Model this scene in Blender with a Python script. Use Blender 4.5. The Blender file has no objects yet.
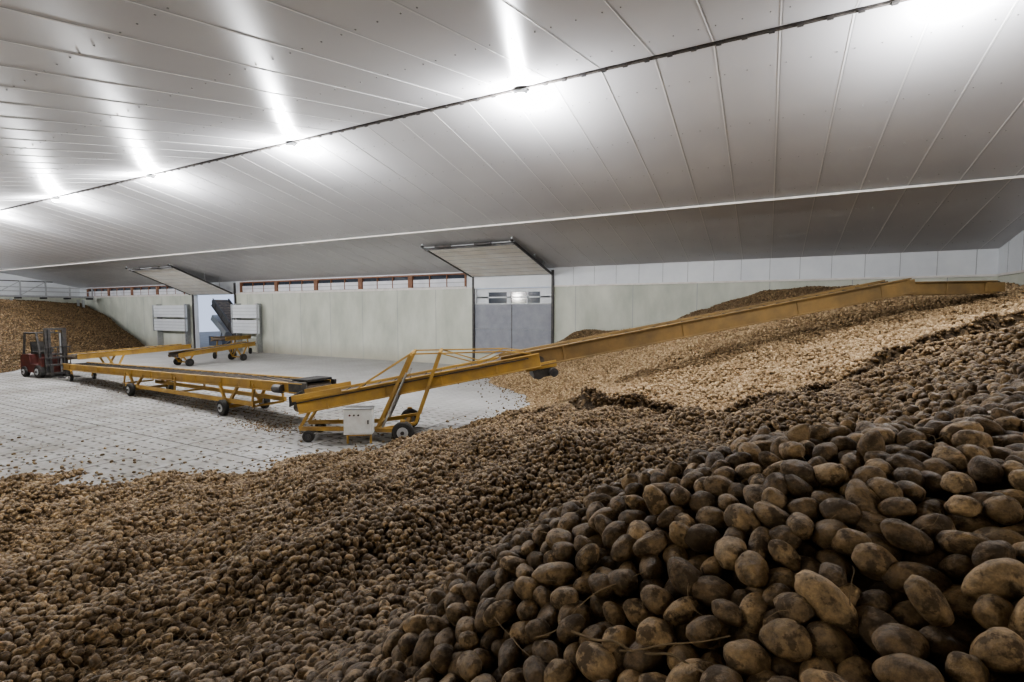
import bpy, math, random
import numpy as np
from mathutils import Vector, Matrix, noise
random.seed(7); rng=np.random.default_rng(7)
scene=bpy.context.scene
C=scene.collection

# ------------------------------------------------------------------ materials
def nt(m):
    m.use_nodes=True
    return m.node_tree.nodes, m.node_tree.links, m.node_tree.nodes['Principled BSDF']
def mat(name,c1,c2=None,rough=.6,metal=0.,scale=3.,bump=0.,bscale=30.,emit=None,detail=6,spec=.5):
    m=bpy.data.materials.new(name); N,L,P=nt(m)
    P.inputs['Roughness'].default_value=rough; P.inputs['Metallic'].default_value=metal
    P.inputs['Specular IOR Level'].default_value=spec
    P.inputs['Base Color'].default_value=(*c1,1)
    tc=N.new('ShaderNodeTexCoord')
    if c2 is not None:
        n=N.new('ShaderNodeTexNoise'); n.inputs['Scale'].default_value=scale; n.inputs['Detail'].default_value=detail
        n.inputs['Roughness'].default_value=.65
        L.new(tc.outputs['Object'],n.inputs['Vector'])
        r=N.new('ShaderNodeValToRGB'); r.color_ramp.elements[0].position=.35; r.color_ramp.elements[1].position=.68
        r.color_ramp.elements[0].color=(*c1,1); r.color_ramp.elements[1].color=(*c2,1)
        L.new(n.outputs['Fac'],r.inputs['Fac']); L.new(r.outputs['Color'],P.inputs['Base Color'])
    if bump:
        n2=N.new('ShaderNodeTexNoise'); n2.inputs['Scale'].default_value=bscale; n2.inputs['Detail'].default_value=5
        L.new(tc.outputs['Object'],n2.inputs['Vector'])
        b=N.new('ShaderNodeBump'); b.inputs['Strength'].default_value=bump; b.inputs['Distance'].default_value=.02
        L.new(n2.outputs['Fac'],b.inputs['Height']); L.new(b.outputs['Normal'],P.inputs['Normal'])
    if emit:
        P.inputs['Emission Color'].default_value=(*emit[0],1); P.inputs['Emission Strength'].default_value=emit[1]
    return m

M_ceil=mat('ceiling_panel',(.515,.51,.525),(.565,.56,.57),rough=.37,metal=.08,scale=.35,detail=2)
_N,_L,_P=nt(M_ceil)
_P.inputs['Anisotropic'].default_value=.85
_t=_N.new('ShaderNodeCombineXYZ'); _t.inputs[1].default_value=1.0; _L.new(_t.outputs[0],_P.inputs['Tangent'])
M_seam=mat('ceiling_seam',(.70,.69,.68),rough=.45)
M_screw=mat('screw_heads',(.25,.25,.25),rough=.4,metal=.6)
M_ridge=mat('ridge_strip',(.035,.03,.028),(.09,.08,.07),rough=.7,scale=12)
M_trimw=mat('trim_white',(.70,.68,.64),(.58,.54,.51),rough=.5,scale=2)
M_white=mat('white_panel',(.66,.68,.70),(.58,.60,.63),rough=.45,scale=.8)
M_whitedirty=mat('door_leaf_panel',(.88,.86,.81),(.76,.71,.63),rough=.5,scale=1.3)
M_greyboard=mat('grey_board',(.22,.23,.26),(.30,.31,.34),rough=.7,scale=1.5)
M_seamd=mat('panel_joint',(.30,.31,.32),rough=.6)
M_wood=mat('timber_brown',(.17,.075,.04),(.26,.13,.075),rough=.6,scale=4)
M_glass=mat('window_glass',(.05,.06,.08),rough=.08,spec=.8)
M_pane=mat('window_blind',(.72,.72,.74),(.55,.55,.60),rough=.5,scale=1.0)
M_yel=mat('yellow_paint',(.44,.27,.06),(.27,.17,.06),rough=.65,scale=1.8,bump=.1,bscale=20,detail=9)
M_yeld=mat('yellow_paint_dusty',(.26,.165,.062),(.155,.105,.05),rough=.75,scale=1.4,bump=.15,bscale=15,detail=9)
M_rub=mat('rubber_black',(.02,.02,.02),(.05,.045,.04),rough=.85,scale=6)
M_belt=mat('conveyor_belt',(.055,.05,.045),(.16,.12,.085),rough=.85,scale=5)
M_dark=mat('dark_steel',(.045,.045,.05),(.10,.09,.08),rough=.5,metal=.4,scale=8)
M_galv=mat('galvanised_steel',(.45,.46,.47),(.35,.36,.37),rough=.4,metal=.7,scale=8)
M_rim=mat('wheel_rim',(.45,.46,.48),rough=.45,metal=.3)
M_box=mat('control_box_white',(.72,.74,.74),(.6,.6,.58),rough=.45,scale=5)
M_red=mat('forklift_red',(.12,.026,.02),(.07,.024,.02),rough=.55,scale=4)
M_blue=mat('trailer_grey_blue',(.06,.075,.11),(.10,.12,.16),rough=.5,scale=3)
M_lamp=mat('lamp_glass',(1,1,1),emit=((.95,.97,1),90))
M_asph=mat('outdoor_asphalt',(.16,.16,.16),(.24,.24,.23),rough=.9,scale=1)
M_straw=mat('dry_stalk',(.20,.14,.075),(.12,.085,.045),rough=.9,scale=20)

def concrete_mat():
    m=bpy.data.materials.new('concrete_wall'); N,L,P=nt(m); P.inputs['Roughness'].default_value=.8
    tc=N.new('ShaderNodeTexCoord')
    mp=N.new('ShaderNodeMapping'); mp.inputs['Scale'].default_value=(.5,.5,.22); L.new(tc.outputs['Object'],mp.inputs['Vector'])
    n=N.new('ShaderNodeTexNoise'); n.inputs['Scale'].default_value=1.6; n.inputs['Detail'].default_value=8; n.inputs['Roughness'].default_value=.6
    L.new(mp.outputs[0],n.inputs['Vector'])
    r=N.new('ShaderNodeValToRGB'); e=r.color_ramp.elements
    e[0].position=.3;e[0].color=(.41,.43,.37,1);e[1].position=.7;e[1].color=(.61,.62,.545,1)
    L.new(n.outputs['Fac'],r.inputs['Fac'])
    s=N.new('ShaderNodeSeparateXYZ'); L.new(tc.outputs['Object'],s.inputs[0])
    mr=N.new('ShaderNodeMapRange'); mr.inputs['From Min'].default_value=0; mr.inputs['From Max'].default_value=1.0
    mr.inputs['To Min'].default_value=.5; mr.inputs['To Max'].default_value=0
    L.new(s.outputs['Z'],mr.inputs['Value'])
    mx=N.new('ShaderNodeMixRGB'); mx.inputs['Color2'].default_value=(.36,.31,.24,1)
    L.new(mr.outputs[0],mx.inputs['Fac']); L.new(r.outputs['Color'],mx.inputs['Color1']); L.new(mx.outputs[0],P.inputs['Base Color'])
    n2=N.new('ShaderNodeTexNoise'); n2.inputs['Scale'].default_value=14; n2.inputs['Detail'].default_value=6; L.new(tc.outputs['Object'],n2.inputs['Vector'])
    b=N.new('ShaderNodeBump'); b.inputs['Strength'].default_value=.15; b.inputs['Distance'].default_value=.02
    L.new(n2.outputs['Fac'],b.inputs['Height']); L.new(b.outputs[0],P.inputs['Normal'])
    return m
M_conc=concrete_mat()

def floor_mat():
    m=bpy.data.materials.new('slotted_concrete_floor'); N,L,P=nt(m); P.inputs['Roughness'].default_value=.85; P.inputs['Specular IOR Level'].default_value=.2
    tc=N.new('ShaderNodeTexCoord')
    s=N.new('ShaderNodeSeparateXYZ'); L.new(tc.outputs['Object'],s.inputs[0])
    def math_(op,a,b=None,c=None):
        n=N.new('ShaderNodeMath'); n.operation=op
        for i,x in enumerate((a,b,c)):
            if x is None: continue
            if isinstance(x,(int,float)): n.inputs[i].default_value=x
            else: L.new(x,n.inputs[i])
        return n.outputs[0]
    fx=math_('FRACT',math_('MULTIPLY',s.outputs['X'],1/.34))
    fy=math_('FRACT',math_('MULTIPLY',s.outputs['Y'],1/.30))
    ax=math_('LESS_THAN',fx,.5); ay=math_('LESS_THAN',fy,.2)
    slot=math_('MULTIPLY',ax,ay)
    jx=math_('LESS_THAN',math_('FRACT',math_('MULTIPLY',s.outputs['X'],1/1.36)),.03)
    jy=math_('LESS_THAN',math_('FRACT',math_('MULTIPLY',s.outputs['Y'],1/3.3)),.012)
    joint=math_('MAXIMUM',jx,jy)
    n=N.new('ShaderNodeTexNoise'); n.inputs['Scale'].default_value=.45; n.inputs['Detail'].default_value=10; n.inputs['Roughness'].default_value=.72
    L.new(tc.outputs['Object'],n.inputs['Vector'])
    r=N.new('ShaderNodeValToRGB'); e=r.color_ramp.elements
    e[0].position=.38;e[0].color=(.21,.20,.18,1);e[1].position=.60;e[1].color=(.355,.35,.34,1)
    L.new(n.outputs['Fac'],r.inputs['Fac'])
    n3=N.new('ShaderNodeTexNoise'); n3.inputs['Scale'].default_value=7; n3.inputs['Detail'].default_value=8; n3.inputs['Roughness'].default_value=.7
    L.new(tc.outputs['Object'],n3.inputs['Vector'])
    sp=N.new('ShaderNodeMapRange'); sp.inputs['From Min'].default_value=.52; sp.inputs['From Max'].default_value=.66; sp.inputs['To Max'].default_value=.75
    L.new(n3.outputs['Fac'],sp.inputs['Value'])
    mx0=N.new('ShaderNodeMixRGB'); mx0.inputs['Color2'].default_value=(.17,.135,.095,1)
    L.new(sp.outputs[0],mx0.inputs['Fac']); L.new(r.outputs['Color'],mx0.inputs['Color1'])
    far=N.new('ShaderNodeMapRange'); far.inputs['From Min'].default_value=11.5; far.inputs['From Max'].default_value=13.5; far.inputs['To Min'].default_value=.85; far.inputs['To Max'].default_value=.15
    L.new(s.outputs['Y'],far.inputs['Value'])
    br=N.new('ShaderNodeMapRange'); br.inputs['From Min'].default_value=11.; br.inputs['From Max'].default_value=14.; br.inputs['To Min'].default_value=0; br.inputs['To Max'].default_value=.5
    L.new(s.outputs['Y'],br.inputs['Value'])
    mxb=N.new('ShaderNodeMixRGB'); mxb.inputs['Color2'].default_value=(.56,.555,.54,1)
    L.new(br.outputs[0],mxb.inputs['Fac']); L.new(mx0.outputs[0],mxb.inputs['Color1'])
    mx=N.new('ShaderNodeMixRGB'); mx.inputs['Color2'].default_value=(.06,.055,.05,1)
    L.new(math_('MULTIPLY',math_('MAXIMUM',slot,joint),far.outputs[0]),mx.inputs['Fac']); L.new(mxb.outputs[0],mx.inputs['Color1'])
    L.new(mx.outputs[0],P.inputs['Base Color'])
    b=N.new('ShaderNodeBump'); b.inputs['Strength'].default_value=.4; b.inputs['Distance'].default_value=.01
    L.new(math_('SUBTRACT',math_('MULTIPLY',n3.outputs['Fac'],.5),slot),b.inputs['Height']); L.new(b.outputs[0],P.inputs['Normal'])
    return m
M_floor=floor_mat()

def potato_mat(name,inst=True):
    m=bpy.data.materials.new(name); N,L,P=nt(m); P.inputs['Roughness'].default_value=.60; P.inputs['Specular IOR Level'].default_value=.36
    tc=N.new('ShaderNodeTexCoord'); at=N.new('ShaderNodeAttribute'); at.attribute_name='dry'  # attribute carries dryness plus the painted scarp shade
    at.attribute_type='INSTANCER' if inst else 'GEOMETRY'
    if inst:
        oi=N.new('ShaderNodeObjectInfo'); rnd=oi.outputs['Random']
    else:
        P.inputs['Roughness'].default_value=.9
        v=N.new('ShaderNodeTexVoronoi'); v.inputs['Scale'].default_value=11; L.new(tc.outputs['Object'],v.inputs['Vector'])
        sx=N.new('ShaderNodeSeparateXYZ'); L.new(v.outputs['Color'],sx.inputs[0]); rnd=sx.outputs[0]
    def ramp(cols):
        r=N.new('ShaderNodeValToRGB'); cr=r.color_ramp
        while len(cr.elements)<len(cols): cr.elements.new(.5)
        for i,(p,c) in enumerate(cols): cr.elements[i].position=p; cr.elements[i].color=(*c,1)
        L.new(rnd,r.inputs['Fac']); return r.outputs['Color']
    wet=ramp([(0,(.080,.050,.023)),(.35,(.118,.075,.035)),(.75,(.165,.107,.050)),(1,(.255,.168,.082))])
    dry=ramp([(0,(.24,.160,.084)),(.45,(.37,.258,.145)),(.8,(.48,.35,.205)),(1,(.57,.43,.265))])
    mx=N.new('ShaderNodeMixRGB'); L.new(at.outputs['Fac'],mx.inputs['Fac']); L.new(wet,mx.inputs['Color1']); L.new(dry,mx.inputs['Color2'])
    cur=mx.outputs[0]
    def noise_(sc,de,ro,off=0):
        n=N.new('ShaderNodeTexNoise'); n.inputs['Scale'].default_value=sc; n.inputs['Detail'].default_value=de; n.inputs['Roughness'].default_value=ro
        if inst:
            va=N.new('ShaderNodeVectorMath'); va.operation='MULTIPLY_ADD'; va.inputs[1].default_value=(1,1,1)
            cb=N.new('ShaderNodeCombineXYZ'); mm=N.new('ShaderNodeMath'); mm.operation='MULTIPLY'; mm.inputs[1].default_value=13+off
            L.new(rnd,mm.inputs[0]); L.new(mm.outputs[0],cb.inputs[0]); L.new(tc.outputs['Object'],va.inputs[0]); L.new(cb.outputs[0],va.inputs[2])
            L.new(va.outputs[0],n.inputs['Vector'])
        else: L.new(tc.outputs['Object'],n.inputs['Vector'])
        return n.outputs['Fac']
    nz=noise_(34 if inst else 8,9,.75)
    mr=N.new('ShaderNodeMapRange'); mr.inputs['From Min'].default_value=.36; mr.inputs['From Max'].default_value=.66
    mr.inputs['To Min'].default_value=.38; mr.inputs['To Max'].default_value=1.55
    L.new(nz,mr.inputs['Value'])
    mu=N.new('ShaderNodeVectorMath'); mu.operation='SCALE'; L.new(cur,mu.inputs[0]); L.new(mr.outputs[0],mu.inputs['Scale'])
    if not inst:
        mu2=N.new('ShaderNodeVectorMath'); mu2.operation='SCALE'; mu2.inputs['Scale'].default_value=.5
        L.new(mu.outputs[0],mu2.inputs[0]); mu=mu2
    else:
        nn=noise_(22,7,.65,5); sr=N.new('ShaderNodeMapRange'); sr.inputs['From Min'].default_value=.52; sr.inputs['From Max'].default_value=.58; sr.inputs['To Max'].default_value=.85
        L.new(nn,sr.inputs['Value']); so=N.new('ShaderNodeMixRGB'); so.inputs['Color2'].default_value=(.050,.033,.018,1)
        dm_=N.new('ShaderNodeMath'); dm_.operation='MULTIPLY_ADD'; dm_.inputs[1].default_value=-.8; dm_.inputs[2].default_value=1; dm_.use_clamp=True
        L.new(at.outputs['Fac'],dm_.inputs[0]); dd=N.new('ShaderNodeMath'); dd.operation='MULTIPLY'
        L.new(sr.outputs[0],dd.inputs[0]); L.new(dm_.outputs[0],dd.inputs[1])
        L.new(dd.outputs[0],so.inputs['Fac']); L.new(mu.outputs[0],so.inputs['Color1']); mu=so
        ra=N.new('ShaderNodeMath'); ra.operation='MULTIPLY_ADD'; ra.inputs[1].default_value=.35; ra.inputs[2].default_value=.54
        L.new(sr.outputs[0],ra.inputs[0]); L.new(ra.outputs[0],P.inputs['Roughness'])
    L.new(mu.outputs[0],P.inputs['Base Color'])
    n2=noise_(85 if inst else 14,8,.7,2)
    b=N.new('ShaderNodeBump'); b.inputs['Strength'].default_value=.85; b.inputs['Distance'].default_value=.006 if inst else .05
    L.new(n2,b.inputs['Height']); L.new(b.outputs[0],P.inputs['Normal'])
    return m
M_pot=potato_mat('potato_skin',True); M_soil=potato_mat('pile_soil',False)

# ------------------------------------------------------------------ mesh builder
class MB:
    def __init__(s): s.v=[];s.f=[];s.m=[];s.sm=[];s.mats=[];s.M=Matrix.Identity(4)
    def mi(s,m):
        if m not in s.mats: s.mats.append(m)
        return s.mats.index(m)
    def add(s,vs,fs,m,smooth=False):
        o=len(s.v); s.v+= [s.M@Vector(v) for v in vs]
        k=s.mi(m)
        for f in fs: s.f.append([i+o for i in f]); s.m.append(k); s.sm.append(smooth)
    def box(s,c,d,m,R=None):
        R=R or Matrix.Identity(3); c=Vector(c); vs=[]
        for x in(-.5,.5):
            for y in(-.5,.5):
                for z in(-.5,.5): vs.append(c+R@Vector((x*d[0],y*d[1],z*d[2])))
        s.add(vs,[(0,1,3,2),(4,6,7,5),(0,4,5,1),(2,3,7,6),(0,2,6,4),(1,5,7,3)],m)
    def bb(s,a,b,m):
        s.box([(a[i]+b[i])/2 for i in range(3)],[abs(b[i]-a[i]) for i in range(3)],m)
    def beam(s,p,q,w,h,m,up=(0,0,1)):
        p=Vector(p);q=Vector(q);u=(q-p);l=u.length;u.normalize()
        sd=u.cross(Vector(up))
        if sd.length<1e-4: sd=u.cross(Vector((1,0,0)))
        sd.normalize(); n=sd.cross(u)
        R=Matrix((u,sd,n)).transposed()
        s.box((p+q)/2,(l,w,h),m,R)
    def cyl(s,p,q,r,m,n=16,r2=None,caps=True):
        p=Vector(p);q=Vector(q);u=(q-p).normalized(); r2=r if r2 is None else r2
        a=u.cross(Vector((0,0,1)))
        if a.length<1e-3:a=u.cross(Vector((1,0,0)))
        a.normalize(); b=u.cross(a)
        c0=[p+(a*math.cos(2*math.pi*i/n)+b*math.sin(2*math.pi*i/n))*r for i in range(n)]
        c1=[q+(a*math.cos(2*math.pi*i/n)+b*math.sin(2*math.pi*i/n))*r2 for i in range(n)]
        s.add(c0+c1,[(i,(i+1)%n,n+(i+1)%n,n+i) for i in range(n)],m,True)
        if caps:
            s.add(c0,[tuple(range(n))[::-1]],m); s.add(c1,[tuple(range(n))],m)
    def poly(s,pts,th,m):
        n=len(pts); t=Vector(th); vs=[Vector(p) for p in pts]+[Vector(p)+t for p in pts]
        s.add(vs,[tuple(range(n)),tuple(range(2*n-1,n-1,-1))]+[(i,(i+1)%n,n+(i+1)%n,n+i)[::-1] for i in range(n)],m)
    def wheel(s,c,ax,r,w,rim=None):
        c=Vector(c);ax=Vector(ax).normalized(); rim=rim or M_rim
        h=w/2
        s.cyl(c-ax*h*.7,c+ax*h*.7,r,M_rub,28)
        s.cyl(c+ax*h*.7,c+ax*h,r,M_rub,28,r2=r*.86); s.cyl(c-ax*h*.7,c-ax*h,r,M_rub,28,r2=r*.86)
        s.cyl(c-ax*(h+.012),c+ax*(h+.012),r*.52,rim,20)
        s.cyl(c-ax*(h+.04),c+ax*(h+.04),r*.18,M_dark,12)
    def build(s,name,bevel=0,parent=None):
        me=bpy.data.meshes.new(name); me.from_pydata([tuple(v) for v in s.v],[],s.f)
        for m in s.mats: me.materials.append(m)
        me.polygons.foreach_set('material_index',s.m); me.polygons.foreach_set('use_smooth',s.sm)
        me.update(); ob=bpy.data.objects.new(name,me); C.objects.link(ob)
        if bevel:
            b=ob.modifiers.new('bevel','BEVEL'); b.width=bevel; b.segments=2; b.limit_method='ANGLE'; b.angle_limit=math.radians(50)
        if parent: ob.parent=parent
        return ob

# ------------------------------------------------------------------ room
XL,XR,YF,YB=-62.,7.3,-3.2,24.
YR=(YF+YB)/2; ZW=5.42; TAN=math.tan(math.radians(12.)); ZR=ZW+(YB-YR)*TAN; ZC=4.45
def zceil(y): return ZR-abs(y-YR)*TAN

f=MB(); f.bb((XL-.3,YF-.3,-.2),(XR+.3,YB+.3,0),M_floor); f.build('floor')
g=MB(); g.bb((-75,YB+.31,-.25),(20,90,-.05),M_asph); g.build('ground_outside')

c=MB()
for sgn,y0 in ((1,YB+.3),(-1,YF-.3)):
    z0=zceil(y0)
    c.add([(XL-.3,y0,z0),(XR+.3,y0,z0),(XR+.3,YR,ZR),(XL-.3,YR,ZR),(XL-.3,y0,z0+.2),(XR+.3,y0,z0+.2),(XR+.3,YR,ZR+.2),(XL-.3,YR,ZR+.2)],
      [(0,1,2,3),(7,6,5,4),(0,4,5,1),(1,5,6,2),(2,6,7,3),(3,7,4,0)],M_ceil)
    ye=YB if sgn>0 else YF
    x=XR-.55
    while x>XL:
        wd_=.018 if sgn>0 else .010
        c.beam((x,ye,zceil(ye)-.003),(x,YR+sgn*.1,zceil(YR+sgn*.1)-.003),wd_,.006,M_seam)
        c.beam((x+.035,ye,zceil(ye)-.001),(x+.035,YR+sgn*.1,zceil(YR+sgn*.1)-.001),.005,.003,M_seamd)
        if x>-35:
            for k in range(7):
                y=YR+sgn*(1.0+k*1.95)
                if abs(y-YR)>13.2: continue
                for dx in (.13,.55,.97):
                    c.box((x+dx,y,zceil(y)-.004),(.02,.02,.012),M_screw)
        x-=1.12
c.build('ceiling')
r=MB(); r.bb((XL,YR-.035,ZR-.05),(XR,YR+.035,ZR-.005),M_ridge)
x=XR-.2
while x>XL:
    r.bb((x-.05,YR-.05,ZR-.065),(x+.05,YR+.05,ZR-.03),M_dark); x-=.45
r.build('trim_1')
r=MB(); yp=17.8; zp=zceil(yp); r.beam((XL,yp,zp-.05),(XR,yp,zp-.05),.10,.07,M_trimw); r.build('trim_2',.01)

def hole_wall(mb,x0,x1,z0,z1,holes,m,y0=YB,y1=YB+.3):
    x=x0
    for (a,b,za,zb) in holes:
        if a>x: mb.bb((x,y0,z0),(a,y1,z1),m)
        if za>z0: mb.bb((a,y0,z0),(b,y1,za),m)
        if zb<z1: mb.bb((a,y0,zb),(b,y1,z1),m)
        x=b
    if x<x1: mb.bb((x,y0,z0),(x1,y1,z1),m)
DB=(-42.4,-36.8); DA=(-15.,-10.1)
w=MB()
hole_wall(w,XL,XR,0,ZC,[(DB[0],DB[1],0,ZC),(DA[0],DA[1],0,ZC)],M_conc)
hw=[(-60.5,-43.6,4.55,5.3),(-36.2,-15.5,4.55,5.3)]
hole_wall(w,XL,XR,ZC,ZW+.02,hw,M_white)
x=XR-1.4
while x>XL:
    if not(DB[0]-.1<x<DB[1]+.1 or DA[0]-.1<x<DA[1]+.1):
        w.bb((x-.012,YB-.004,0),(x+.012,YB+.01,ZC),M_seamd)
    x-=2.95
x=XR-.6
while x>DA[1]:
    w.bb((x-.01,YB-.006,ZC+.06),(x+.01,YB+.01,ZW),M_seamd); x-=1.12
for a,b in ((XL,DB[0]),(DB[1],DA[0]),(DA[1],XR)):
    w.bb((a,YB-.05,ZC-.03),(b,YB+.01,ZC+.05),M_trimw)
w.build('wall_back')
w=MB(); w.bb((XR,YF,0),(XR+.3,YB,ZC),M_conc)
w.poly([(XR,YF,ZC),(XR,YB,ZC),(XR,YB,ZW),(XR,YR,ZR),(XR,YF,ZW)],(.3,0,0),M_white)
y=YB-.8
while y>YF:
    w.bb((XR-.006,y-.01,ZC),(XR+.01,y+.01,zceil(y)),M_seamd); y-=1.12
w.bb((XR-.05,YF,ZC-.03),(XR+.01,YB,ZC+.05),M_trimw)
w.build('wall_right')
w=MB(); w.bb((XL-.3,YF,0),(XL,YB,ZC),M_conc)
w.poly([(XL-.3,YF,ZC),(XL-.3,YB,ZC),(XL-.3,YB,ZW),(XL-.3,YR,ZR),(XL-.3,YF,ZW)],(.3,0,0),M_white); w.build('wall_left')
w=MB(); w.bb((XL-.3,YF-.3,0),(XR+.3,YF,ZC),M_conc); w.bb((XL-.3,YF-.3,ZC),(XR+.3,YF,ZW),M_white); w.build('wall_front')

def window_band(name,xa,xb,groups):
    w=MB(); W=(xb-xa)/groups
    for i in range(groups):
        a=xa+i*W; b=a+W
        w.bb((a,YB-.05,4.52),(a+.22,YB+.12,5.34),M_wood)
        w.bb((b-.12,YB-.05,4.52),(b,YB+.12,5.34),M_wood)
        w.bb((a,YB-.04,5.26),(b,YB+.12,5.34),M_wood)
        w.bb((a,YB-.07,4.47),(b,YB+.1,4.56),M_trimw)
        w.bb((a+.16,YB+.10,4.56),(b-.1,YB+.13,5.27),M_glass)
        n=3; ww=(W-.34)/n
        for k in range(n):
            xx=a+.22+k*ww
            w.bb((xx+.04,YB+.0,4.58),(xx+ww-.04,YB+.06,5.04),M_pane)
            if k: w.bb((xx-.03,YB-.01,4.56),(xx+.03,YB+.1,5.27),M_wood)
            w.bb((xx+.04,YB-.02,4.80),(xx+ww-.04,YB+.0,4.83),M_seamd)
    w.build(name)
window_band('window_1',-36.2,-15.5,5)
window_band('window_2',-60.5,-43.6,4)

def overhead_door(name,xa,xb,closed,zh):
    """sectional leaf hangs on tracks rising from the door head (zh) to the roof"""
    w=MB()
    L0=YB-.25; L1=19.6; off=.16
    z1=zceil(L1)-off
    def zl(y):
        t=(L0-y)/(L0-L1); return zh+(z1-zh)*t
    n=8
    for i in range(n):
        ya=L0+(L1-L0)*i/n; yb=L0+(L1-L0)*(i+1)/n+.025
        pa=Vector(((xa+xb)/2,ya,zl(ya))); pb=Vector(((xa+xb)/2,yb,zl(yb)))
        w.beam(pa,pb,xb-xa-.1,.05,M_whitedirty)
        w.beam(pb+Vector((0,.015,-.02)),pb+Vector((0,-.015,-.02)),xb-xa-.1,.012,M_seamd)
    for x in (xa,xb):
        w.beam((x,L0,zl(L0)-.02),(x,L1-.4,min(zl(L1-.4),zceil(L1-.4)-.1)-.02),.07,.10,M_dark)
        w.bb((x-.06,YB-.12,0.02),(x+.06,YB-.02,ZW-.12),M_dark)
        for y in (L1-.3,(L0+L1)/2,L0-1):
            w.bb((x-.02,y-.02,zl(y)),(x+.02,y+.02,zceil(y)-.01),M_galv)
    zs=z1+.02
    w.cyl((xa-.1,L1-.25,zs),(xb+.1,L1-.25,zs),.03,M_galv,10)
    for k in (.15,.6):
        xx=xa+(xb-xa)*k
        w.cyl((xx,L1-.25,zs),(xx+.9,L1-.25,zs),.07,M_dark,12)
    w.beam((xa,L1-.1,zs-.06),(xb,L1-.1,zs-.06),.05,.12,M_dark)
    w.bb((xa,YB-.08,ZC-.02),(xb,YB-.005,ZW-.02),M_white)
    for x,s in ((xa,1),(xb,-1)):
        w.bb((x,YB-.015,0.01),(x+s*.14,YB+.28,ZC-.03),M_white)
    if closed:
        w.bb((xa+.14,YB+.12,0.01),(xb-.14,YB+.2,3.55),M_white)
        w.bb((xa+.14,YB+.12,4.2),(xb-.14,YB+.2,ZC-.03),M_white)
        w.bb((xa+.14,YB+.15,3.55),(xb-.14,YB+.17,4.2),M_glass)
        for x,ww in ((xa+.5,.4),((xa+xb)/2-.25,.12),((xa+xb)/2+.9,.04),(xb-.45,.35)):
            w.bb((x-ww,YB+.1,3.5),(x+ww,YB+.2,4.25),M_white)
        w.bb((xa+.14,YB+.1,3.88),(xb-.14,YB+.2,3.95),M_white)
        for k in range(2):
            z=.75+k*1.4
            w.bb((xa+.02,YB-.02,z),(xb-.02,YB+.1,z+1.39),M_greyboard)
        w.bb((xa+.02,YB-.04,.0),(xb-.02,YB+.1,.73),M_conc)
        w.bb(((xa+xb)/2-.02,YB-.03,.75),((xa+xb)/2+.02,YB-.0,3.5),M_dark)
        w.bb((xa,YB-.04,3.52),(xb,YB+.1,3.58),M_galv)
    return w.build(name)
overhead_door('door_1',DA[0],DA[1],True,5.12)
overhead_door('door_2',DB[0],DB[1],False,4.5)

w=MB()
for (a,b) in ((-47.6,-42.6),(-36.6,-33.4)):
    for (z0,z1) in ((1.45,2.45),(2.6,3.6)):
        w.bb((a,YB-.55,z0),(b,YB-.45,z1),M_white)
        for k in range(1,4): w.bb((a,YB-.565,z0+k*.25-.01),(b,YB-.54,z0+k*.25+.01),M_seamd)
        for x in (a+.1,b-.1): w.bb((x-.06,YB-.6,z0-.05),(x+.06,YB-.43,z1+.05),M_galv)
    for x in (a+.4,b-.4): w.bb((x-.05,YB-.45,.0),(x+.05,YB-.02,3.7),M_galv)
w.build('door_board_rack')

# ------------------------------------------------------------------ potato heaps
pts=[(.31,.91,2.67),(-.09,.92,2.52),(-.84,.96,2.20),(.56,1.63,2.84),(.78,2.3,2.88),(1.2,3.56,2.98),(.1,1.83,2.79),(-.5,1.61,2.54),(-.91,1.49,2.28),(-1.26,1.4,1.92),
(0,0,2.1),(0,-1,1.9),(-1,-1,1.8),(1.2,0,2.7),(3,1,3.1),(3,-2,3.1),(6,-2,3.5),(7,3,3.5),(3,4.5,3.1),
(.3,3.3,2.05),(-.6,2.9,1.72),(-1.3,2.4,1.55),(-1.9,1.6,1.5),(1.5,5,2.5),(2.4,6.85,2.9),
(-1.5,4.8,1.75),(-3.3,3.8,1.27),(-4.05,2.26,1.16),(-3.8,1,1.15),(-7.6,2.06,.5),(-8.7,4.4,.28),(-2.7,8.2,1.45),(-.6,7.6,1.6),(1.9,9.6,2.4),(3.56,11.0,2.95),
(1.2,6.2,2.5),(.35,6.3,2.15),(-3.5,-2,1.5),(-8,-2,1.0),(-13,-2,.6),(-22,-2,.5),
(-13.2,3.7,0),(-8.6,6.9,0),(-7.4,10.5,0),(-6.8,14.1,0),(-10.9,18.8,0),(-12.2,23,0),(-20,3,0),(-28,2.5,0),
(-12,7,-.8),(-10,12,-1.0),(-10,15.5,-.8),(-14,18,-.9),(-16,22,-1.0),(-18,6,-.9),(-26,5,-.9),(-30,2,-.5),(-16,12,-1.5),(-28,12,-2),(-28,23,-2),
(-5.5,5.5,.85),(-5,8,.85),(-5,11,.75),
(-3,13,1.1),(-.3,11.6,1.4),(-.3,9.0,1.28),(1.9,15.6,2.4),(4.6,18.2,3.1),(4.1,22,3.75),(.4,22.9,3.75),(-1.7,21.7,2.8),(-4.3,20.3,1.9),(-6.2,21.5,1.5),(-8.2,22.8,2.1),(-10,22.9,1.2),
(-10.1,18.3,.15),(-5.4,17.4,1.1),(7,22,3.75),(7,17,3.5),(7,12,3.3),(4.4,13,2.95),(7,7,3.4)]
P_=np.array(pts,float); c2=.25
def phi(d2): return np.sqrt(d2+c2)
D2=((P_[:,None,:2]-P_[None,:,:2])**2).sum(-1)
nP=len(P_); A=np.zeros((nP+3,nP+3)); A[:nP,:nP]=phi(D2); A[:nP,nP]=1;A[:nP,nP+1:]=P_[:,:2];A[nP,:nP]=1;A[nP+1:,:nP]=P_[:,:2].T
A[:nP,:nP]-=np.eye(nP)*.02
W_=np.linalg.solve(A,np.concatenate([P_[:,2],[0,0,0]]))
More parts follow.
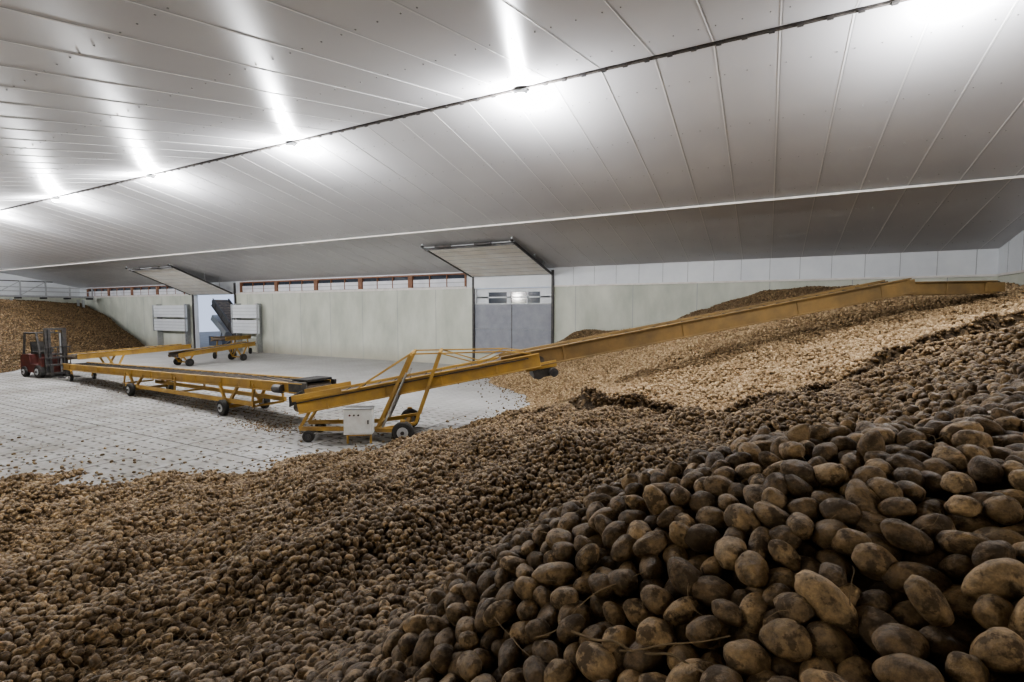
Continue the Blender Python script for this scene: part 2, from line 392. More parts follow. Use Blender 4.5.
SX=[-6,-4.5,-2.7,-.6,1.9,3.56,7.3]; SY=[9.6,9.2,8.6,8.1,10.0,11.4,14.4]
def sstep(x,a,b):
    t=np.clip((x-a)/(b-a),0,1); return t*t*(3-2*t)
def scarp(X,Y):
    w=(.12*np.sin(X*3.1)+.08*np.sin(X*7.3+1))*(1-.6*sstep(X,0,2))+.03*np.sin(X*17)
    return Y-np.interp(X,SX,SY)-w
def samp(x): return sstep(x,-4.8,-2.8)*(1-.35*sstep(x,-.5,1.8))
def H(X,Y):
    X=np.asarray(X,float);Y=np.asarray(Y,float); sh=X.shape
    x=X.ravel();y=Y.ravel(); out=np.empty(len(x))
    for i in range(0,len(x),20000):
        a=x[i:i+20000];b=y[i:i+20000]
        d2=(a[:,None]-P_[None,:,0])**2+(b[:,None]-P_[None,:,1])**2
        out[i:i+20000]=phi(d2)@W_[:nP]+W_[nP]+W_[nP+1]*a+W_[nP+2]*b
    d=scarp(x,y); am=samp(x)
    out+=.32*am*sstep(d,-.02,.12)-.12*np.exp(-((d+.15)/.18)**2)*am
    rr=np.hypot(x,y); k=sstep(rr,1.8,4.5)*(1-.5*sstep(y,9,12))
    out+=k*(.07*np.sin(1.7*x+2.3*y+.6*np.sin(1.1*x))+.055*np.sin(3.9*x-2.1*y+1)+.03*np.sin(6.1*y+2.2*x)+.025*np.sin(8*x+5*y))
    return out.reshape(sh)
def dryness_and_shade(x,y):
    d=scarp(x,y); far=sstep(d,.05,.30)*sstep(x,-5.,-3.)
    far=np.maximum(far,sstep(y,10.5,13)*(d>0))
    dark=sstep(y,20.4,21.4)*sstep(-x,-4.2,-3.0)
    far=far*(1-.8*dark)
    rr=np.hypot(x,y); mid=.27*sstep(rr,2.0,7.5)+.02
    edge_shade=np.exp(-((d+.06)/.19)**2)*sstep(x,-4.8,-2.8)  # shadow line along the scarp, painted into the potato colour
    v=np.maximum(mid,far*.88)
    return np.clip(v*(1-1.0*edge_shade)-.45*edge_shade,-.5,1)
def Hl(X,Y):
    d=((X+35)*-.707+(Y-10)*-.707)
    z=np.minimum(.5*d,3.9+.02*d)
    z=np.where(z>3.4,3.4+(z-3.4)*.7,z)
    return z+.12*np.sin(.5*X+.7*Y)+.08*np.sin(1.3*X-.9*Y)
def grid_mesh(name,x0,x1,y0,y1,st,fn,dryfn,off):
    xs=np.arange(x0,x1+st*.5,st); ys=np.arange(y0,y1+st*.5,st)
    xs[-1]=x1; ys[-1]=y1
    X,Y=np.meshgrid(xs,ys,indexing='ij'); Z=fn(X,Y)+off
    keep=Z>-.12; nx,ny=X.shape
    co=np.stack([X,Y,np.maximum(Z,-.1)],-1).reshape(-1,3)
    q=keep[:-1,:-1]|keep[1:,:-1]|keep[1:,1:]|keep[:-1,1:]
    I,J=np.nonzero(q); a=I*ny+J
    F=np.stack([a,a+ny,a+ny+1,a+1],-1)
    used=np.unique(F); mp=-np.ones(len(co),int); mp[used]=np.arange(len(used))
    co=co[used]; F=mp[F]
    me=bpy.data.meshes.new(name); me.from_pydata(co.tolist(),[],F.tolist())
    at=me.attributes.new('dry','FLOAT','POINT'); at.data.foreach_set('value',dryfn(co[:,0],co[:,1]).astype(np.float32))
    me.polygons.foreach_set('use_smooth',[True]*len(me.polygons)); me.materials.append(M_soil); me.update()
    ob=bpy.data.objects.new(name,me); C.objects.link(ob); return ob
pile=grid_mesh('potato_pile',-30,XR-.01,YF+.01,YB-.13,.1,H,dryness_and_shade,-.035)
pileL=grid_mesh('potato_pile.001',XL+.01,-28,YF+.01,YB-.66,.35,Hl,lambda x,y:np.full(x.shape,.15),-.03)

def potato_mesh(name,sub,seed):
    import bmesh
    bm=bmesh.new(); bmesh.ops.create_icosphere(bm,subdivisions=sub,radius=1)
    rd=random.Random(seed); a=.048*rd.uniform(.82,1.25);b=.0340*rd.uniform(.92,1.08);cc=.030*rd.uniform(.92,1.1); o=Vector((seed*3.1,seed*1.7,0))
    bend=rd.uniform(-.25,.25); tp=rd.uniform(-.13,.13)
    eyes=[Vector((rd.gauss(0,1),rd.gauss(0,1),rd.gauss(0,1))).normalized() for _ in range(7)]
    for v in bm.verts:
        p=v.co.copy(); n=noise.noise(p*1.1+o)*.13+noise.noise(p*2.6+o)*.055
        if sub>=3:
            for e in eyes:
                d=(p-e).length
                n-=.045*math.exp(-(d/.13)**2)-.02*math.exp(-(d/.26)**2)
        p=p*(1+n); t=1+tp*p.x
        v.co=Vector((p.x*a,p.y*b*t,p.z*cc*t+bend*cc*(p.x*p.x-.4)))
    me=bpy.data.meshes.new(name); bm.to_mesh(me); bm.free()
    me.polygons.foreach_set('use_smooth',[True]*len(me.polygons)); me.materials.append(M_pot); return me
def coll(name,sub,n):
    cl=bpy.data.collections.new(name)
    for i in range(n):
        o=bpy.data.objects.new(f'{name}_{i}',potato_mesh(f'{name}_{i}',sub,i+11)); o.parent=pile
        cl.objects.link(o)
    return cl
CH=coll('potato_fine',4,10); CM=coll('potato_medium',2,6); CF=coll('potato_coarse',1,5)
def scatter(name,co,scale,dry,cl,n,parent,flat=.6):
    me=bpy.data.meshes.new(name); me.from_pydata(co.tolist(),[],[])
    N_=len(co)
    rot=np.stack([rng.normal(0,flat,N_),rng.normal(0,flat,N_),rng.uniform(0,6.283,N_)],-1).astype(np.float32)
    a=me.attributes.new('rot','FLOAT_VECTOR','POINT'); a.data.foreach_set('vector',rot.ravel())
    a=me.attributes.new('scl','FLOAT','POINT'); a.data.foreach_set('value',scale.astype(np.float32))
    a=me.attributes.new('dry','FLOAT','POINT'); a.data.foreach_set('value',dry.astype(np.float32))
    a=me.attributes.new('idx','INT','POINT'); a.data.foreach_set('value',rng.integers(0,n,N_).astype(np.int32))
    ob=bpy.data.objects.new(name,me); C.objects.link(ob); ob.parent=parent
    ng=bpy.data.node_groups.new(name,'GeometryNodeTree')
    ng.interface.new_socket('Geometry',in_out='INPUT',socket_type='NodeSocketGeometry')
    ng.interface.new_socket('Geometry',in_out='OUTPUT',socket_type='NodeSocketGeometry')
    nd=ng.nodes; gi=nd.new('NodeGroupInput'); go=nd.new('NodeGroupOutput'); ip=nd.new('GeometryNodeInstanceOnPoints')
    ci=nd.new('GeometryNodeCollectionInfo'); ci.inputs['Collection'].default_value=cl
    ci.inputs['Separate Children'].default_value=True; ci.inputs['Reset Children'].default_value=True
    def na(t,nm):
        q=nd.new('GeometryNodeInputNamedAttribute'); q.data_type=t; q.inputs['Name'].default_value=nm; return q.outputs['Attribute']
    e=nd.new('FunctionNodeEulerToRotation'); L=ng.links
    L.new(na('FLOAT_VECTOR','rot'),e.inputs[0]); L.new(e.outputs[0],ip.inputs['Rotation'])
    L.new(na('FLOAT','scl'),ip.inputs['Scale']); L.new(na('INT','idx'),ip.inputs['Instance Index'])
    ip.inputs['Pick Instance'].default_value=True
    L.new(ci.outputs[0],ip.inputs['Instance']); L.new(gi.outputs[0],ip.inputs['Points']); L.new(ip.outputs[0],go.inputs[0])
    md=ob.modifiers.new('scatter','NODES'); md.node_group=ng
    return ob
RN=3.4
cell={}; acc=[]; dm=.049
NT=230000
cx=rng.uniform(-3.45,3.2,NT); cy=rng.uniform(-.4,3.4,NT)
k=(cx*cx+cy*cy<RN*RN)&(cy>-.45*cx-1.2)
cx=cx[k];cy=cy[k]
ch=H(cx,cy); cz=ch+rng.uniform(-.055,.02,len(cx))
for i in range(len(cx)):
    x,y,z=cx[i],cy[i],cz[i]
    if x*x+y*y+(z-3.2)**2<.2: continue
    k=(int(x//dm),int(y//dm),int(z//dm)); ok=True
    for a in(-1,0,1):
        for b in(-1,0,1):
            for d in(-1,0,1):
                for q in cell.get((k[0]+a,k[1]+b,k[2]+d),()):
                    if (q[0]-x)**2+(q[1]-y)**2+(q[2]-z)**2<dm*dm: ok=False;break
                if not ok:break
            if not ok:break
        if not ok:break
    if ok: cell.setdefault(k,[]).append((x,y,z)); acc.append((x,y,z))
near=np.array(acc)
scatter('potatoes_near',near,rng.uniform(.66,1.04,len(near)),dryness_and_shade(near[:,0],near[:,1])+rng.uniform(0,.10,len(near)),CH,10,pile,.5)
def jit(x0,x1,y0,y1,s,j=.45):
    xs=np.arange(x0,x1,s); ys=np.arange(y0,y1,s*.87)
    X,Y=np.meshgrid(xs,ys,indexing='ij'); X=X+(np.arange(len(ys))%2)*s*.5
    X=X+rng.uniform(-j,j,X.shape)*s; Y=Y+rng.uniform(-j,j,Y.shape)*s
    return X.ravel(),Y.ravel()
RM=9.5
L_=[]
for lay in (0,1):
    x,y=jit(-RM,6,-2.5,RM+.5,.064); rr=np.hypot(x,y); k=(rr>RN-.02)&(rr<RM)&(x<XR-.1); x=x[k];y=y[k]; z=H(x,y)
    k=z>-.0; x=x[k];y=y[k];z=z[k]
    z=z+rng.uniform(-.022,.022,len(z))-.028*lay; L_.append(np.stack([x,y,np.maximum(z,.028)],-1))
midp=np.concatenate(L_)
scatter('potatoes_middle',midp,rng.uniform(.64,.98,len(midp)),dryness_and_shade(midp[:,0],midp[:,1]),CM,6,pile,.6)
x,y=jit(-29.9,XR-.08,YF+.1,YB-.2,.078); rr=np.hypot(x,y); k=(rr>RM); x=x[k];y=y[k]; z=H(x,y); k=z>0; x=x[k];y=y[k];z=z[k]
z=np.maximum(z+rng.uniform(-.03,.025,len(z)),.03); farp=np.stack([x,y,z],-1)
scatter('potatoes_far',farp,rng.uniform(.85,1.25,len(farp)),dryness_and_shade(x,y),CF,5,pile,.6)
x,y=jit(-24,-4,2,YB-.3,.10); z=H(x,y); k=(z<0)&(z>-.6)&(rng.uniform(0,1,len(z))<np.exp(z*6)*.5); x=x[k];y=y[k]
sx=rng.normal(-12.2,.8,420); sy=rng.normal(8.7,.25,420)
tx=rng.uniform(-27,-11,900); ty=10.75+(tx+28.6)*(-.0765)+rng.normal(0,.4,900)
fx_=rng.uniform(-27,-9,1300); fy_=rng.uniform(3.2,13,1300)
x=np.concatenate([x,fx_,sx,tx]); y=np.concatenate([y,fy_,sy,ty])
sc=rng.uniform(.25,.85,len(x)); sc[-1320:]=rng.uniform(.15,.6,1320); sc[-2620:-1320]=rng.uniform(.08,.35,1300)
lo=np.stack([x,y,.022*sc],-1); scatter('potatoes_loose',lo,sc,np.full(len(x),.2),CM,6,pile,.1)
x,y=jit(XL+.1,-28.1,YF+.1,YB-.7,.13); z=Hl(x,y); k=z>0; x=x[k];y=y[k];z=z[k]
lf=np.stack([x,y,z+rng.uniform(-.04,.03,len(z))],-1)
scatter('potatoes_left_heap',lf,rng.uniform(1.2,1.8,len(x)),np.full(len(x),.15),CF,5,pileL,.6)
print('potatoes',len(near),len(midp),len(farp),len(lo),len(lf))

cu=bpy.data.curves.new('dry_plant_stalks','CURVE'); cu.dimensions='3D'; cu.bevel_depth=.0022; cu.bevel_resolution=2
cu.materials.append(M_straw)
def stalk(x,y,ang,L,rad,lift=.035,wig=.35):
    n=max(5,int(L/.04)); p=[]
    for i in range(n):
        p.append((x,y)); ang+=random.uniform(-wig,wig); x+=math.cos(ang)*L/n; y+=math.sin(ang)*L/n
    a=np.array(p); z=H(a[:,0],a[:,1])+lift+np.array([random.uniform(-.012,.012) for _ in range(n)])
    s=cu.splines.new('NURBS'); s.points.add(n-1)
    for i in range(n): s.points[i].co=(a[i,0],a[i,1],z[i],1); s.points[i].radius=rad*(1-.5*i/n)
    s.use_endpoint_u=True; s.order_u=3
for _ in range(300): stalk(random.gauss(-3.0,.5),random.gauss(1.6,.4),random.uniform(0,6.3),random.uniform(.12,.4),random.uniform(.7,1.3),.036)
for _ in range(60): stalk(random.uniform(-7,-1.5),random.uniform(1.2,6),random.uniform(0,6.3),random.uniform(.15,.4),random.uniform(.7,1.4),.032)
stalk(-.9,1.45,.2,.6,1.0,.034,.3); stalk(-.75,1.4,-.3,.35,.7,.034); stalk(-.7,1.5,.1,.4,.5,.036,.5); stalk(-.38,1.0,-.5,.45,1.4,.034,.35); stalk(-.25,.95,.3,.25,.9,.034)
stalk(-.45,.98,.3,.3,.7,.034,.5); stalk(-.6,1.05,-.2,.3,.6,.034,.5)
for _ in range(22): stalk(random.uniform(-1.1,.6),random.uniform(.9,1.8),random.uniform(0,6.3),random.uniform(.08,.2),.35,.03,.6)
ob=bpy.data.objects.new('dry_plant_stalks',cu); C.objects.link(ob)

# ------------------------------------------------------------------ conveyors
Z3=Vector((0,0,1))
def conv(mb,p,q,w,d,my,belt=True,brace=1.4,flange=.09):
    p=Vector(p);q=Vector(q);u=(q-p).normalized(); s=u.cross(Z3).normalized(); n=s.cross(u); L=(q-p).length
    for k in (-1,1):
        o=s*k*w/2
        mb.beam(p+o,q+o,.035,d,my)
        for t in (-1,1):
            o2=o+n*t*(d/2-.015)+s*k*.03
            mb.beam(p+o2,q+o2,flange,.03,my)
        i=brace*.5
        while i<L:
            c_=p+u*i+o+s*k*.03; mb.beam(c_-n*(d/2-.03),c_+n*(d/2-.03),.03,.05,my,up=u); i+=brace
    i=.4
    while i<L:
        c_=p+u*i-n*(d*.25); mb.beam(c_-s*w/2,c_+s*w/2,.06,.06,my,up=n); i+=brace
    if belt:
        mb.beam(p+n*(d*.30),q+n*(d*.30),w-.08,.025,M_belt); mb.beam(p-n*(d*.36),q-n*(d*.36),w-.1,.02,M_belt)
        for e in (p,q): mb.cyl(e-s*(w/2-.03)-n*.02,e+s*(w/2-.03)-n*.02,d*.31,M_belt,18)
        i=.3
        while i<L:
            c_=p+u*i+n*(d*.30+.02); mb.beam(c_-s*(w/2-.06),c_+s*(w/2-.06),.02,.03,M_rub,up=n); i+=.4
    return u,s,n

B0=Vector((-10.3,8.4,.86)); B1=Vector((5.45,18.68,4.31)); BE=Vector((5.35,18.62,3.84))
def bp(s): return B0.lerp(B1,s)
b=MB()
u,s,n=conv(b,bp(0),bp(.315),.92,.36,M_yel)
side=-s if (-s).y<0 else s
conv(b,bp(.265)+n*.05,bp(.855)+n*.05,.78,.42,M_yeld,brace=3.2)
conv(b,bp(.835)+n*.04,BE,.70,.36,M_yeld,brace=3)
k0=bp(.835)+n*.04
for k in (-1,1): b.beam(k0+s*k*.42-u*.5,k0+s*k*.42+u*.5,.03,.34,M_yeld)
h0=bp(0)+n*.16
for k in (-1,1): b.beam(h0+s*k*.49-u*.1+Z3*.06,h0+s*k*.52+u*1.1+Z3*.04,.03,.16,M_yel)
b.beam(h0-u*.15-s*.48,h0-u*.15+s*.48,.03,.25,M_rub)
ue=(BE-k0).normalized()
b.cyl(BE-s*.40,BE+s*.40,.17,M_dark,20)
for k in (-1,1): b.beam(BE+s*k*.40-ue*.35,BE+s*k*.40+ue*.22,.05,.26,M_yeld)
hor=Vector((u.x,u.y,0)).normalized(); sh=Vector((side.x,side.y,0)).normalized()
ax0=Vector((bp(.135).x,bp(.135).y,0))
for k in (-1,1):
    wc=ax0+sh*k*.78+Z3*.26
    b.wheel(wc,sh,.26,.18)
    b.beam(wc+hor*-.02,wc+Z3*.3,.1,.12,M_yel,up=hor)
    lo1=bp(.10);lo1.z=.28;hi1=bp(.145);hi1.z=2.13; lo2=bp(.150);lo2.z=.42;hi2=bp(.182);hi2.z=2.15
    o=sh*k*.57
    b.beam(lo1+o,hi1+o,.06,.08,M_yel,up=hor); b.beam(lo2+o,hi2+o,.06,.08,M_yel,up=hor)
    b.cyl(lo1+o+hor*.12,(lo1+o+hor*.12).lerp(hi1+o+hor*.1,.75),.03,M_galv,10)
    b.beam(lo1+o,lo2+o,.07,.08,M_yel); b.beam(lo1+o,wc+Z3*.05,.09,.1,M_yel)
    tr=bp(.27); tr.z=2.17
    b.beam(hi1+o,tr+o*.8,.035,.035,M_yel); b.beam(tr+o*.8,bp(.305)+o*.8+n*.2,.035,.035,M_yel)
    b.beam(hi2+o,bp(.235)+o*.8+n*.2,.03,.03,M_yel); b.beam(bp(.235)+o*.8+n*.2,tr+o*.8,.025,.025,M_yel)
    b.beam(hi1+o,bp(.075)+o+n*.15,.035,.035,M_yel)
b.beam(ax0-sh*.75+Z3*.26,ax0+sh*.75+Z3*.26,.11,.11,M_yel)
for q in (hi1,hi2): b.beam(q-sh*.6,q+sh*.6,.06,.06,M_yel)
b.beam(lo1-sh*.57,lo1+sh*.57,.08,.08,M_yel)
rb=Vector((bp(.0).x,bp(.0).y,.30))
for k in (-1,1):
    b.beam(rb+sh*k*.35,lo1+sh*k*.45,.07,.10,M_yel)
    b.beam(rb+sh*k*.35,bp(.02)+sh*k*.4,.07,.07,M_yel,up=hor)
    b.wheel(rb+sh*k*.5+hor*.25-Z3*.16,sh,.14,.09,M_dark)
b.beam(rb-sh*.5+hor*.25-Z3*.14,rb+sh*.5+hor*.25-Z3*.14,.06,.06,M_dark)
m0=bp(.318)-n*.36
b.beam(m0-u*.28,m0+u*.28,.8,.20,M_dark); b.cyl(m0+side*.45-u*.15,m0-side*.45-u*.15,.13,M_dark,16)
b.cyl(m0+side*.35+u*.22,m0+side*.62+u*.22,.11,M_dark,16); b.beam(m0+n*.2-u*.45,m0+n*.2+u*.35,.9,.16,M_yel)
b.cyl(bp(.0)+side*.53+n*.1,bp(.3)+side*.53+n*.1,.014,M_rub,8)
boom=b.build('telescopic_conveyor',.006)
b=MB(); cc=bp(.08)+sh*.74; cc.z=.55
R=Matrix((hor,sh,Z3)).transposed()
b.box(cc,(.66,.30,.60),M_box,R); b.box(cc+sh*.155,(.60,.02,.54),M_box,R); b.box(cc+Z3*.315,(.70,.34,.03),M_galv,R)
b.box(cc+sh*.17+hor*.24,(.03,.02,.1),M_dark,R)
for dx,mm in ((-.18,M_red),(-.08,M_dark),(.02,M_dark)): b.cyl(cc+sh*.165+hor*dx+Z3*.17,cc+sh*.185+hor*dx+Z3*.17,.022,mm,10)
for dx in(-.27,.27): b.box(cc+hor*dx-Z3*.42,(.05,.05,.25),M_yel,R)
b.box(cc-Z3*.32-sh*.25,(.5,.7,.05),M_yel,R)
o=b.build('control_cabinet',.008); o.parent=boom

b=MB(); q0=Vector((-28.6,10.75,.62)); q1=Vector((-10.95,9.4,1.10))
u2,s2,n2=conv(b,q0,q1,.85,.28,M_yel,brace=1.6)
sd=-s2 if (-s2).y<0 else s2
h2=Vector((u2.x,u2.y,0)).normalized()
def cp(x): t=(x-q0.x)/(q1.x-q0.x); return q0.lerp(q1,t)
for xa in (-14.6,-21.0):
    c0=cp(xa); z=c0.z
    a0=Vector((c0.x,c0.y,.24))
    for k in(-1,1):
        b.wheel(a0+sd*k*.66,sd,.24,.16,M_galv)
        b.beam(a0+sd*k*.52,Vector((c0.x+.5,c0.y,z))+sd*k*.45,.07,.09,M_yel,up=h2)
        b.beam(a0+sd*k*.52,Vector((c0.x-.5,c0.y,z-.05))+sd*k*.45,.07,.09,M_yel,up=h2)
    b.beam(a0-sd*.6,a0+sd*.6,.09,.09,M_yel)
for k in(-1,1):
    p=cp(-21.8);q=cp(-13.2); p.z=.34;q.z=.46
    b.beam(p+sd*k*.50,q+sd*k*.50,.08,.13,M_yel)
    for xx in(-22,-18,-13.3):
        t=cp(xx); b.beam(Vector((t.x,t.y,.4))+sd*k*.49,t+sd*k*.45,.05,.06,M_yel,up=h2)
    t=cp(-27.8); b.wheel(Vector((t.x,t.y,.16))+sd*k*.42,sd,.16,.1); b.beam(Vector((t.x,t.y,.16))+sd*k*.36,t+sd*k*.42,.07,.09,M_yel,up=h2)
for xx in(-22,-18,-13.3):
    t=cp(xx); b.beam(Vector((t.x,t.y,.38))-sd*.50,Vector((t.x,t.y,.38))+sd*.50,.06,.06,M_yel)
b.beam(q1-u2*.55+n2*.20,q1+u2*.1+n2*.20,.8,.06,M_rub)
for k in(-1,1): b.beam(q1-u2*.6+sd*k*.46,q1+u2*.18+sd*k*.46,.05,.32,M_dark)
b.cyl(q1-u2*1.2+sd*.5-n2*.05,q1-u2*.85+sd*.5-n2*.05,.12,M_dark,14)
b.build('belt_conveyor',.006)

b=MB(); p=Vector((-29.5,11.0,.98)); q=Vector((-29.9,16.4,1.12))
u3,s3,n3=conv(b,p,q,.8,.26,M_yel,brace=1.6)
conv(b,Vector((-29.7,15.6,.66)),Vector((-30.2,20.6,1.02)),.8,.26,M_yel,brace=1.6)
for (cx_,cy_,cz_) in ((-29.6,12.6,1.0),(-29.85,16.2,.75),(-30.1,19.6,.95)):
    for k in(-1,1):
        b.wheel((cx_+k*.6,cy_,.22),(1,0,0),.22,.14,M_dark)
        b.beam((cx_+k*.48,cy_,.22),(cx_+k*.42,cy_+.4,cz_),.06,.08,M_yel,up=(0,1,0)); b.beam((cx_+k*.48,cy_,.22),(cx_+k*.42,cy_-.4,cz_),.06,.08,M_yel,up=(0,1,0))
    b.beam((cx_-.6,cy_,.22),(cx_+.6,cy_,.22),.08,.08,M_yel)
b.build('belt_conveyor.001',.006)

def hopper(b,cx,cy,z0,z1,a0,a1,b0,b1,m):
    lo=[(cx-a0,cy-b0,z0),(cx+a0,cy-b0,z0),(cx+a0,cy+b0,z0),(cx-a0,cy+b0,z0)]
    hi=[(cx-a1,cy-b1,z1),(cx+a1,cy-b1,z1),(cx+a1,cy+b1,z1),(cx-a1,cy+b1,z1)]
    for i in range(4):
        j=(i+1)%4; nn=(Vector(lo[j])-Vector(lo[i])).cross(Vector(hi[i])-Vector(lo[i])).normalized()*.05
        b.poly([lo[i],lo[j],hi[j],hi[i]],nn,m)
b=MB()
conv(b,(-34.8,24.6,1.2),(-31.2,20.4,1.35),.8,.26,M_yel)
for (x,y) in ((-34.2,23.9),(-31.9,21.2)):
    for k in(-1,1):
        b.wheel((x+k*.45,y+k*.38,.22),(.77,.64,0),.22,.14,M_dark); b.beam((x+k*.4,y+k*.33,.22),(x+k*.3,y+k*.27,1.2),.07,.07,M_yel)
for i,v in enumerate(b.v): b.v[i]=v+Vector((0,-1.3,0))
b.build('belt_conveyor.002',.005)

b=MB(); cx_,cy_=-41.,30.6
hopper(b,cx_,cy_,1.1,3.3,1.1,1.25,2.6,2.8,M_blue); b.bb((cx_-1.1,cy_-2.6,1.0),(cx_+1.1,cy_+2.6,1.1),M_dark)
for k in(-1,1):
    b.bb((cx_+k*.5-.06,cy_-2.9,.75),(cx_+k*.5+.06,cy_+3,1.0),M_dark)
    for yy in(-1.2,0.): b.wheel((cx_+k*1.0,cy_+yy,.45),(1,0,0),.5,.35)
for yy in(-1.2,0): b.beam((cx_-1,cy_+yy,.45),(cx_+1,cy_+yy,.45),.12,.12,M_dark)
b.build('tipping_trailer',.01)
b=MB(); conv(b,(-41.9,25.9,3.9),(-37.6,25.2,1.1),1.2,.7,M_dark)
for k in(-1,1):
    b.beam((-41.2,25.8+k*.4,-.04),(-41.0,25.8+k*.35,3.1),.09,.09,M_galv,up=(1,0,0)); b.beam((-38.6,25.3+k*.4,-.04),(-38.7,25.3+k*.35,1.3),.09,.09,M_galv,up=(1,0,0))
    b.beam((-41.1,25.8+k*.38,.1),(-38.7,25.3+k*.36,1.0),.06,.06,M_galv)
b.beam((-42.2,25.9,2.6),(-40.2,25.8,1.2),1.2,.5,M_galv)
b.bb((-42.2,25.0,.2),(-40.4,25.9,1.0),M_blue)
b.build('unloading_elevator',.005)

# ------------------------------------------------------------------ forklift
b=MB(); b.M=Matrix.Translation((-31.0,10.55,0))@Matrix.Rotation(math.radians(4),4,'Z')
b.poly([(-1.15,-.52,.35),(-1.15,-.52,1.0),(-.95,-.52,1.08),(-.35,-.52,1.08),(-.25,-.52,.62),(.45,-.52,.62),(.55,-.52,.95),(.72,-.52,.95),(.72,-.52,.22),(-.8,-.52,.22)],(0,1.04,0),M_red)
b.bb((-1.22,-.5,.3),(-.9,.5,.95),M_dark)
b.bb((-.75,-.28,1.08),(-.25,.28,1.2),M_rub); b.beam((-.72,0,1.15),(-.85,0,1.65),.5,.1,M_rub,up=(1,0,0))
b.cyl((.5,0,.95),(.28,0,1.3),.025,M_dark,8); b.cyl((.27,0,1.28),(.30,0,1.31),.17,M_rub,18)
for k in(-1,1):
    b.wheel((.52,k*.5,.3),(0,1,0),.3,.24,M_rim); b.wheel((-.75,k*.5,.25),(0,1,0),.25,.2,M_rim)
    b.beam((.55,k*.46,.9),(.25,k*.44,2.1),.08,.08,M_dark,up=(0,1,0)); b.beam((-.95,k*.46,1.0),(-.8,k*.44,2.1),.08,.08,M_dark,up=(0,1,0))
    b.beam((.25,k*.44,2.1),(-.8,k*.44,2.1),.08,.08,M_dark)
    b.bb((.80,k*.36-.06,.08),(.92,k*.36+.06,2.35),M_dark); b.bb((.92,k*.27-.05,.08),(1.0,k*.27+.05,2.25),M_dark)
    b.bb((1.08,k*.28-.06,.05),(2.1,k*.28+.06,.09),M_dark); b.bb((1.05,k*.28-.06,.05),(1.1,k*.28+.06,.65),M_dark)
    b.cyl((.84,k*.2,.1),(.84,k*.2,2.1),.045,M_galv,10)
for i in range(6): b.beam((.2-i*.19,-.44,2.11),(.2-i*.19,.44,2.11),.035,.035,M_dark)
for z in(.15,1.1,2.3): b.bb((.80,-.4,z-.05),(.92,.4,z+.05),M_dark)
for z in(.2,.6,.95): b.bb((1.0,-.5,z-.05),(1.06,.5,z+.05),M_dark)
for i in range(5): b.bb((1.0,-.48+i*.24-.02,.6),(1.04,-.48+i*.24+.02,1.45),M_dark)
b.bb((1.0,-.5,1.42),(1.05,.5,1.47),M_dark)
b.cyl((.2,.35,2.14),(.2,.35,2.28),.05,M_yel,10)
b.build('forklift',.012)

# ------------------------------------------------------------------ raised walkway at left end
b=MB(); xa=-57.5
b.bb((xa-1.2,6,4.35),(xa,23.3,4.5),M_galv)
for y in np.arange(6.2,23.4,1.7):
    b.bb((xa-.08,y-.05,4.5),(xa+.02,y+.05,5.75 if y<20.5 else 5.3),M_galv)
    b.bb((xa-1.2,y-.06,4.2),(xa,y+.06,4.35),M_dark)
for z in(4.85,5.2): b.bb((xa-.07,6,z-.035),(xa-.01,22.9,z+.035),M_galv)
b.bb((xa-.07,6,5.68),(xa+.0,20.3,5.76),M_dark)
for y in np.arange(6.2,19.4,1.7): b.beam((xa-.03,y,4.5),(xa-.03,y+1.7,5.7),.05,.05,M_galv)
for y in (6.3,12,17.5,22.5):
    for x in (xa-1.1,xa-.1): b.bb((x-.08,y-.08,0),(x+.08,y+.08,4.2),M_galv)
b.beam((xa-.6,6.,4.4),(xa+6,6.,4.95),.5,.3,M_yeld)
b.build('steel_walkway')

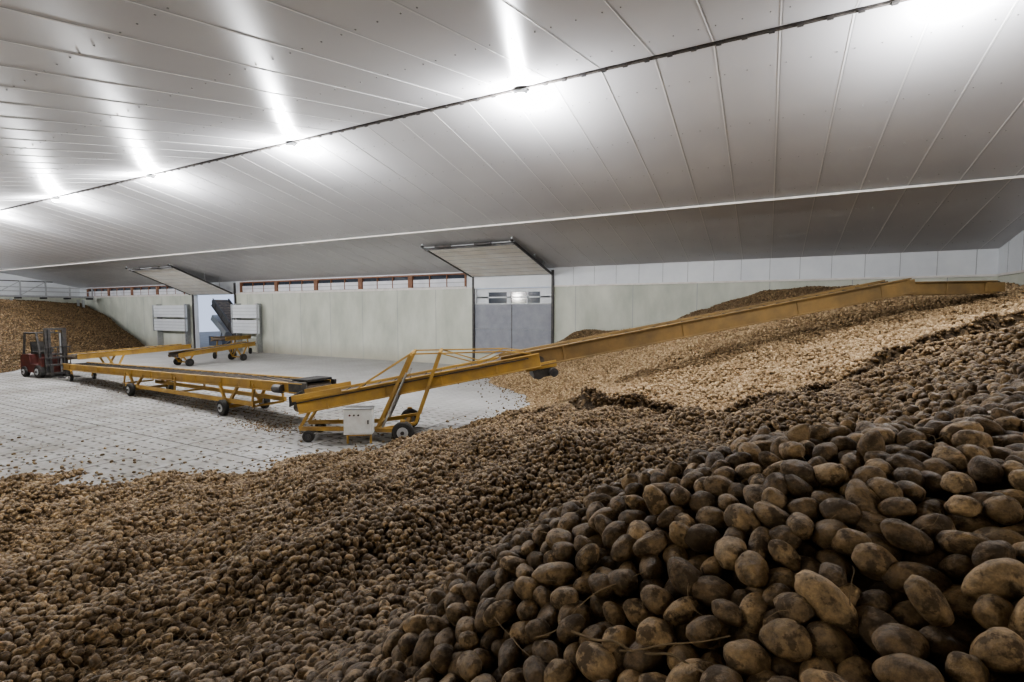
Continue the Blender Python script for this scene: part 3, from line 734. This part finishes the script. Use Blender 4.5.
# ------------------------------------------------------------------ lamps
lx=[2.6-7.8*i for i in range(9)]
for i,x in enumerate(lx):
    b=MB(); z=ZR-.06
    b.bb((x-.16,YR-.07,z-.06),(x+.16,YR+.07,z),M_galv); b.cyl((x,YR,z-.06),(x,YR,z-.12),.13,M_box,20,r2=.15)
    vs=[];fs=[];nr=6;ns=20
    for a in range(nr):
        ph=a/nr*math.pi/2
        for k in range(ns): vs.append((x+.14*math.cos(ph)*math.cos(k*2*math.pi/ns),YR+.14*math.cos(ph)*math.sin(k*2*math.pi/ns),z-.12-.07*math.sin(ph)))
    vs.append((x,YR,z-.19))
    for a in range(nr-1):
        for k in range(ns): fs.append((a*ns+k,(a+1)*ns+k,(a+1)*ns+(k+1)%ns,a*ns+(k+1)%ns))
    for k in range(ns): fs.append(((nr-1)*ns+k,len(vs)-1,(nr-1)*ns+(k+1)%ns))
    b.add(vs,fs,M_lamp,True)
    o=b.build('ceiling_lamp')
    ld=bpy.data.lights.new('lamp_light','POINT'); ld.energy=1020 if i else 780; ld.color=(.97,.98,1); ld.shadow_soft_size=.12
    lo_=bpy.data.objects.new('lamp_light',ld); lo_.location=(x,YR,z-.52); C.objects.link(lo_); lo_.parent=o
# unseen floodlights added on the front wall as fill light
for x,en in ((5.2,260),(-10.,560),(-26.,560),(-44.,560)):
    b=MB(); b.bb((x-.2,YF+.02,4.7),(x+.2,YF+.12,5.0),M_galv); b.bb((x-.17,YF+.12,4.73),(x+.17,YF+.125,4.97),M_lamp); b.bb((x-.03,YF,4.8),(x+.03,YF+.03,5.05),M_dark)
    o=b.build('added_fill_flood')
    ld=bpy.data.lights.new('added_fill_light','POINT'); ld.energy=en; ld.color=(1,.95,.88); ld.shadow_soft_size=.3
    lo_=bpy.data.objects.new('added_fill_light',ld); lo_.location=(x,YF+.6,4.75); C.objects.link(lo_); lo_.parent=o
wd=bpy.data.worlds.new('sky'); scene.world=wd; wd.use_nodes=True
bg=wd.node_tree.nodes['Background']; bg.inputs['Color'].default_value=(.62,.72,.95,1); bg.inputs['Strength'].default_value=1.0

cd=bpy.data.cameras.new('camera'); cd.lens=17.25; cd.sensor_width=36; cd.clip_start=.05; cd.clip_end=300
co=bpy.data.objects.new('camera',cd); C.objects.link(co); co.location=(0,0,3.2)
co.rotation_euler=(math.radians(90-3.6),0,math.radians(27.6)); scene.camera=co
scene.view_settings.view_transform='AgX'
try: scene.view_settings.look='AgX - Medium High Contrast'
except Exception as ex: print(ex)
scene.view_settings.exposure=.18
